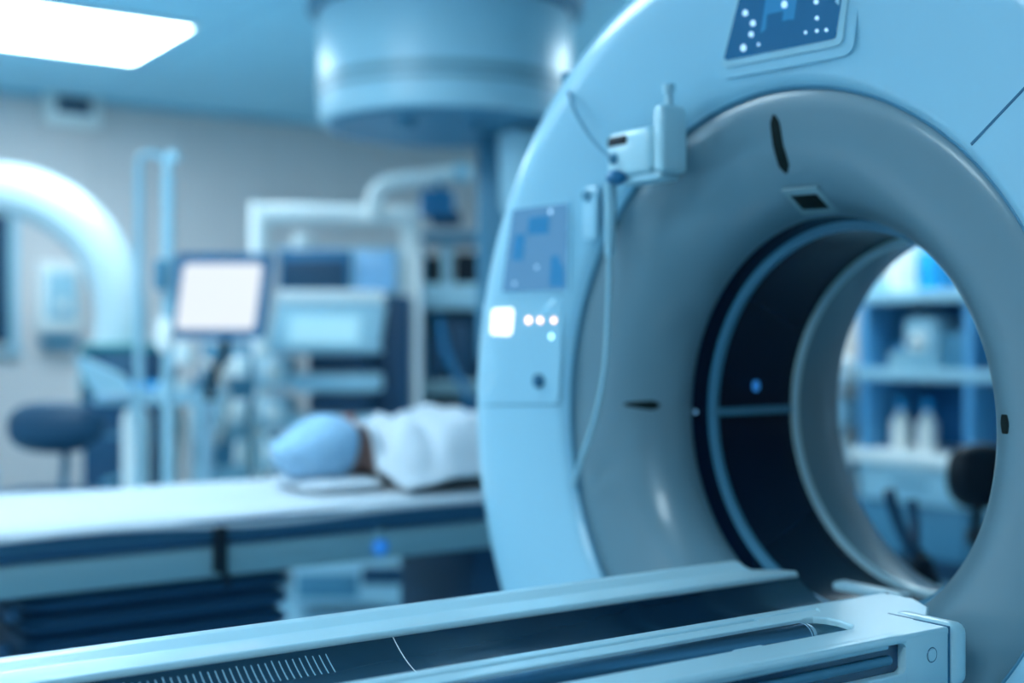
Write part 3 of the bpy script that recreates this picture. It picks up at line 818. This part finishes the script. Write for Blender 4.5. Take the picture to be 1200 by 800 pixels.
# monitor on its own trolley
s = Stand('monitor_trolley', 'computer monitor with bright white screen and dark blue bezel on a stand', 'monitor', 256, 5.55)
k = s.k
def para(x0, x1, x2, x3, y0, y1, r): return rounded([(s.x(x0), s.z(y0)), (s.x(x1), s.z(y0)), (s.x(x2), s.z(y1)), (s.x(x3), s.z(y1))], r, 5)
bz = obj('bezel', prism(BM(), [(v.x, -.02, v.y) for v in para(207, 319, 308, 195, 297, 397, .03)], (0, .05, 0)), 'strong', s.o)
obj('screen', prism(BM(), [(v.x, -.024, v.y) for v in para(217, 309, 299, 207, 309, 386, .02)], (0, .006, 0)), 'monitor', bz)
s.tb('arm', [(262, 390, .04), (258, 420, .06), (246, 440, .06), (240, 470, .08)], 6, 'black')
obj('post', T([(s.x(240), .08, .05), (s.x(240), .08, s.z(468))], .022, 12), 'steel', s.o)
obj('foot', LT([(0, 0), (0, .15), (.03, .14), (.05, .03), (.05, 0)], cen=(s.x(240), .08, 0), n=32), 'pale', s.o)

# anaesthesia machine, pale blue
s = Stand('anaesthesia_machine', 'pale blue machine with hoses and white canisters under the bright monitor', 'machine', 262, 6.6)
s.floor_box('body', 224, 290, 468, 'pale', .0, .35, .02, .08)
s.bx('upper_body', 232, 296, 402, 468, 'mid', .05, .25, .02)
for i, (x_, y_, r_) in enumerate([(285, 430, 11), (284, 482, 11), (286, 530, 10), (218, 415, 13)]):
    obj('canister', LT([(-.05, 0), (-.05, r_*k), (.05, r_*k), (.06, r_*k*.7), (.06, 0)], cen=(s.x(x_), -.06, s.z(y_)), n=24), 'white', s.o)
s.tb('hose', [(236, 420, 0), (262, 440, -.06), (270, 480, -.06), (256, 520, -.05)], 4, 'beige')
s.tb('hose', [(292, 410, 0), (300, 450, -.06), (290, 500, -.06)], 3, 'mid')
o = obj('gauge', LT([(-.02, 0), (-.02, .04), (0, .045), (.02, .045)], axis='Y', cen=(s.x(262), .03, s.z(432)), n=28), 'white', s.o)
for i in range(2): s.bx('drawer', 230, 275, 480+i*36, 510+i*36, 'mid' if i else 'pale', -.015, .02, .006)
casters(s, (s.x(232), s.x(292)), (.06, .3), .04)

# white pipe frame
s = Stand('pipe_frame', 'white tubular gantry frame standing around the equipment trolley', 'frame', 392, 6.7)
fr = [(305, 700), (305, 262), (309, 252), (319, 249), (466, 251), (477, 254), (481, 264), (481, 700)]
bm = BM(); 
s.tb('frame_tube', [(305, 700, 0), (305, 500, 0), (305, 262, 0), (308, 253, 0), (318, 250, 0), (392, 251, 0), (468, 252, 0), (478, 255, 0), (481, 264, 0), (481, 500, 0), (481, 700, 0)], 12, 'white')
s.bx('crossbar', 316, 470, 290, 293, 'steel', -.01, .02, .004)
s.bx('clamp', 344, 364, 272, 296, 'white', -.05, .1, .02)
for x_ in (305, 481): obj('foot', span(s.x(x_)-.05, s.x(x_)+.05, -.3, .3, 0.02, .09, .02), 'white', s.o)

# equipment trolley inside the frame
s = Stand('equipment_trolley', 'stacked equipment trolley with pale console and drawers inside the white frame', 'trolley', 385, 6.3)
s.bx('back_panel', 420, 478, 345, 560, 'bedside', .12, .25, .02)
s.bx('console', 328, 448, 340, 358, 'white', -.05, .42, .02)
bm = BM(); prism(bm, [(s.x(320), -.16, s.z(410)), (s.x(328), -.05, s.z(355)), (s.x(330), .3, s.z(355)), (s.x(322), .3, s.z(408))], (s.x(448)-s.x(326), 0, 0))
obj('console_body', bm, 'pale', s.o)
bm = BM(); prism(bm, [(s.x(345), -.166, s.z(402)), (s.x(345), -.10, s.z(370)), (s.x(345), -.09, s.z(370)), (s.x(345), -.15, s.z(402))], (s.x(424)-s.x(345), 0, 0))
obj('console_display', bm, 'dispmid', s.o)
for (y0, y1) in ((408, 414), (438, 458), (486, 505), (528, 545)): s.bx('shelf', 345 if y0 > 410 else 322, 446, y0, y1, 'pale', -.10, .4, .012)
for (y0, y1) in ((414, 436), (460, 484), (507, 527)):
    s.bx('device', 362, 432, y0+1, y1, 'bedside', -.02, .3, .01)
for i, y_ in enumerate((436, 483, 530)):
    b_ = s.bx('storage_bin', 304, 342, y_-18, y_+18, 'pale', -.06, .3, .02)
    obj('bin_front', ball(BM(), (s.x(323), -.065, s.z(y_)), (.055, .015, .055), 20), 'white', b_)
obj('base', span(s.x(310), s.x(460), -.1, .36, .09, .16, .02), 'pale', s.o)
for x_ in (314, 452): obj('upright', T([(s.x(x_), .3, .12), (s.x(x_), .3, s.z(345))], .018, 12), 'steel', s.o)
casters(s, (s.x(320), s.x(450)), (-.04, .3), .045)
# dark screen on top of the trolley
s = Stand('dark_monitor', 'dark blue switched-off monitor on top of the equipment trolley', 'monitor', 368, 6.5)
s.bx('bezel', 326, 412, 293, 340, 'strong', .0, .04, .008)
s.bx('screen', 330, 406, 305, 338, 'deep', -.006, .01, .003)
s.bx('stand', 360, 376, 338, 345, 'deep', .0, .06, .004)
s = Stand('pale_monitor', 'light blue panel box next to the dark monitor inside the frame', 'monitor', 438, 6.6)
s.bx('housing', 413, 466, 292, 346, 'pale', .0, .1, .012)
s.bx('screen', 417, 463, 295, 340, 'dispblue', -.006, .01, .003)

# supply shelf right of the frame
s = Stand('supply_shelf', 'open supply shelf with dark boxes between the white frame and the scanner', 'shelf', 530, 7.0)
for x_ in (494, 610): s.bx('upright', x_-3, x_+3, 290, 640, 'mid', .0, .35, .006)
for (y0, y1, m_) in ((272, 282, 'mid'), (332, 362, 'pale'), (446, 464, 'bedgrey'), (560, 570, 'mid')): s.bx('shelf', 494, 610, y0, y1, m_, .0, .35, .008)
s.bx('back_panel', 494, 610, 340, 600, 'bedside', .33, .02, .003)
kk = s.k
for i, (x0, x1, y0, y1, m_, lab) in enumerate([(498, 514, 300, 332, 'black', 'small black case on the supply shelf, nearest the white frame'), (532, 560, 296, 332, 'black', 'wide black case on the supply shelf beside the scanner'), (517, 529, 285, 332, 'pale', 'narrow pale box between the black cases on the supply shelf'),
                                   (500, 520, 392, 446, 'bedside', 'navy tall box on the second board of the supply shelf'), (526, 556, 372, 446, 'deep', 'deep blue crate on the second board of the supply shelf'),
                                   (500, 560, 478, 560, 'deep', 'low dark crate under the second board of the supply shelf')]):
    q = Stand('storage_box', lab, 'box', (x0+x1)/2, 7.0)
    q.bx('body', x0, x1, y0+4, y1, m_, .03, .24, .012)
    q.bx('lid', x0-.5, x1+.5, y0, y0+5, m_, .025, .25, .006)
# blue lamp head and pale curved arm above shelf
s = Stand('examination_lamp', 'pale curved lamp arm with a blue head above the supply shelf', 'lamp', 490, 6.55)
s.tb('arm', [(437, 252, .08), (437, 235, .04), (443, 222, 0), (460, 213, 0), (500, 208, 0), (538, 202, 0)], 9, 'white')
obj('arm_end', ball(BM(), (s.x(541), 0, s.z(202)), (.055, .055, .052), 20), 'pale', s.o)
s.bx('head', 492, 532, 222, 254, 'strong', -.05, .16, .03)
s.bx('head_base', 503, 540, 245, 264, 'deep', -.03, .16, .03)
s.tb('hanger', [(515, 225), (518, 208)], 4, 'mid', smooth=False)
# hoses from the lamp
s = Stand('gas_hose', 'dark blue hose hanging in front of the supply shelf', 'hose', 520, 6.2)
s.tb('hose', [(515, 370, 0), (522, 410, 0), (535, 440, 0), (548, 470, 0), (540, 560, 0), (540, 705, 0)], 4, 'strong')

# pallets / floor units seen under the bed
s = Stand('floor_cabinet', 'low pale blue floor unit seen under the bed right of the bellows', 'cabinet', 400, 5.6)
s.floor_box('body', 342, 480, 640, 'pale', 0, .35, .02, .04)
s.bx('drawer', 348, 420, 672, 700, 'mid', -.012, .02, .006)
s.bx('drawer', 424, 474, 664, 684, 'deep', -.012, .02, .006)

# ================================================================== BEHIND THE BORE
XS = 5.35
sh = thing('medicine_shelf', 'light blue open shelving with bottles seen through the scanner bore', 'shelf', (0, 0, 0))
Y1, Y0 = 4.55, 3.20
def zz(py, d=6.5): return EYE+(400-py)*d/F
for y in (Y1, 3.90, Y0): obj('upright', span(XS, XS+.5, y-.025, y+.025, .1, zz(345), .006), 'shelfblue', sh)
obj('back_panel', span(XS+.47, XS+.5, Y0, Y1, .1, zz(345), .004), 'shelfback', sh)
for py in (345, 437): obj('shelf', span(XS-.01, XS+.5, Y0-.03, Y1+.03, zz(py)-.04, zz(py)+.02, .008), 'pale', sh)
obj('counter', span(XS-.08, XS+.5, Y0-.03, Y1+.03, zz(545), zz(530), .01), 'white', sh)
for i in range(2):
    dr = obj('drawer', span(XS-.06, XS+.4, Y0+.02+i*.66, Y0+.66+i*.66, zz(588), zz(547), .01), 'pale', sh)
    obj('handle', T([(XS-.08, Y0+.22+i*.66, zz(565)), (XS-.08, Y0+.44+i*.66, zz(565))], .010, 10), 'mid', dr)
    obj('door', span(XS-.05, XS+.4, Y0+.02+i*.66, Y0+.66+i*.66, .12, zz(590), .01), 'mid', sh)
obj('plinth', span(XS, XS+.45, Y0, Y1, 0, .12, .005), 'deep', sh)
def shelf_item(name, lab, cat, px, py, w_, h_, m, X=XS+.15, kind='box', grp=None):
    p = on_x(px, py, X)
    zb_ = zz(py)
    t_ = thing(name, lab, cat, (X, p.y, zb_), 0, grp)
    if kind == 'box':
        obj('body', B((0, 0, h_/2), (.18, w_, h_), .012, 3), m, t_)
    elif kind == 'bottle':
        obj('body', LT([(0, 0), (0, w_/2), (h_*.55, w_/2), (h_*.72, w_*.22), (h_*.80, w_*.18), (h_*.80, 0)], n=28), m, t_)
        obj('cap', LT([(h_*.80, 0), (h_*.80, w_*.22), (h_, w_*.20), (h_, 0)], n=24), 'cyan', t_)
    elif kind == 'device':
        obj('body', B((0, 0, h_/2), (.2, w_, h_), .03, 3), m, t_)
        obj('dial', LT([(-.02, 0), (-.02, w_*.22), (0, w_*.26), (.02, w_*.26)], axis='X', cen=(-.11, 0, h_*.5), n=28), 'white', t_)
        obj('dial_hub', LT([(-.02, 0), (-.02, w_*.07), (.02, w_*.07)], axis='X', cen=(-.13, 0, h_*.5), n=20), 'deep', t_)
    return t_
T0 = 340.1; T1 = 432.1
shelf_item('tall_bottle', 'bright white tall bottle on the top board of the shelving', 'bottle', 1051, T0, .07, .22, 'white', kind='bottle')
shelf_item('carton', 'pale lilac carton standing on the top board of the shelving', 'box', 1074, T0, .13, .27, 'white')
shelf_item('carton', 'cyan carton on the top board of the shelving right of the lilac one', 'box', 1100, T0, .13, .20, 'cyan')
shelf_item('carton', 'flat pale carton on the top board of the shelving, left end', 'box', 1032, T0, .12, .07, 'pale')
shelf_item('pump_device', 'pale device with a round dial on the middle board of the shelving', 'device', 1092, T1, .21, .27, 'pale', kind='device')
shelf_item('small_jar', 'small pale jar on the middle board left of the dial device', 'jar', 1055, T1, .12, .13, 'pale', kind='bottle')
shelf_item('carton', 'mid blue carton on the middle board right of the dial device', 'box', 1130, T1, .14, .19, 'mid')
CT = 530
for px, lab in ((1056, 'blue-topped white spray bottle on the counter, left of the two'), (1087, 'blue-topped white spray bottle on the counter, right of the two')):
    shelf_item('spray_bottle', lab, 'bottle', px, CT, .10, .26, 'white', X=XS+.12, kind='bottle', grp='spray bottles on the counter')
# pale column left of shelving
o = tag(obj('storage_locker', span(XS+.12, XS+.5, 4.70, 5.40, 0, 1.75, .01), 'beige'), 'beige locker left of the shelving seen through the bore', 'locker')
for i, (z_, m_) in enumerate(((1.06, 'white'), (.84, 'pale'), (.62, 'white'))):
    q = tag(obj('linen_pack', span(XS-.1, XS+.09, 4.63, 4.78, z_-.09, z_+.06, .03), m_), ['white folded pack, topmost of three on the small trolley', 'pale blue folded pack in the middle of three on the small trolley', 'white folded pack lowest on the small trolley'][i], 'pack')
tr_ = thing('linen_trolley', 'small wire trolley with folded packs left of the shelving', 'trolley', (0, 0, 0))
for z_ in (.96, .74, .52): obj('shelf', span(XS-.12, XS+.095, 4.60, 4.81, z_, z_+.009, .003), 'steel', tr_)
for x_ in (XS-.115, XS+.09):
    for y_ in (4.605, 4.805): obj('post', T([(x_, y_, 0), (x_, y_, 1.2)], .008, 10), 'steel', tr_)

# dark chair seen through bore
p = deep(1150, 0, 4.6)
ch = thing('swivel_chair', 'black padded swivel chair back seen through the right of the bore', 'chair', (p.x, p.y, 0), RZ)
k = 4.6/F
bm = ball(BM(), (0, 0, 0), (1, 1, 1), 36)
for v in bm.verts: v.co = Vector((math.copysign(abs(v.co.x)**.75, v.co.x)*.125, v.co.y*.07, math.copysign(abs(v.co.z)**.75, v.co.z)*.118))
obj('backrest', bm, 'black', ch, loc=(0, 0, EYE-158*k))
obj('back_support', T([(0, .03, EYE-180*k), (0, .06, .46), (.10, .03, .42)], .02, 12), 'black', ch)
obj('seat', B((.22, .02, .47), (.42, .40, .07), .03, 4), 'black', ch)
obj('gas_lift', T([(.22, .02, .08), (.22, .02, .45)], .025, 12), 'steel', ch)
for q in range(5):
    a = q*2*PI/5; obj('leg', T([(.22, .02, .1), (.22+.25*math.cos(a), .02+.25*math.sin(a), .05)], [.02, .014], 8), 'black', ch)
    obj('caster', LT([(-.015, 0), (-.015, .027), (.015, .027), (.015, 0)], axis='Y', cen=(.22+.26*math.cos(a), .02+.26*math.sin(a), .027), n=14), 'black', ch)
# dark splayed stand
p = deep(1068, 0, 4.1); k = 4.1/F
st = thing('folding_stand', 'dark splayed stand with bent legs in front of the shelving, low in the bore', 'stand', (p.x, p.y, 0), RZ)
def L2(px, py, y=0): return ((px-1068)*k, y, EYE+(400-py)*k)
obj('leg', T(curve_pts([L2(1042, 574), L2(1045, 590), L2(1056, 620), L2(1072, 660), L2(1080, 700), L2(1086, 780), ((18)*k, 0, .02)], 6), .020, 10), 'deep', st)
obj('leg', T(curve_pts([L2(1080, 590, .1), L2(1081, 620, .08), L2(1077, 650, .05), L2(1074, 700, .05), (0, .05, .02)], 6), .018, 10), 'deep', st)
obj('leg', T(curve_pts([L2(1078, 648, .03), L2(1092, 680, .0), L2(1110, 760, -.02), (.13, -.02, .02)], 6), .022, 10), 'black', st)
obj('hub', B(L2(1078, 668, .02), (.07, .12, .10), .02, 3), 'black', st)
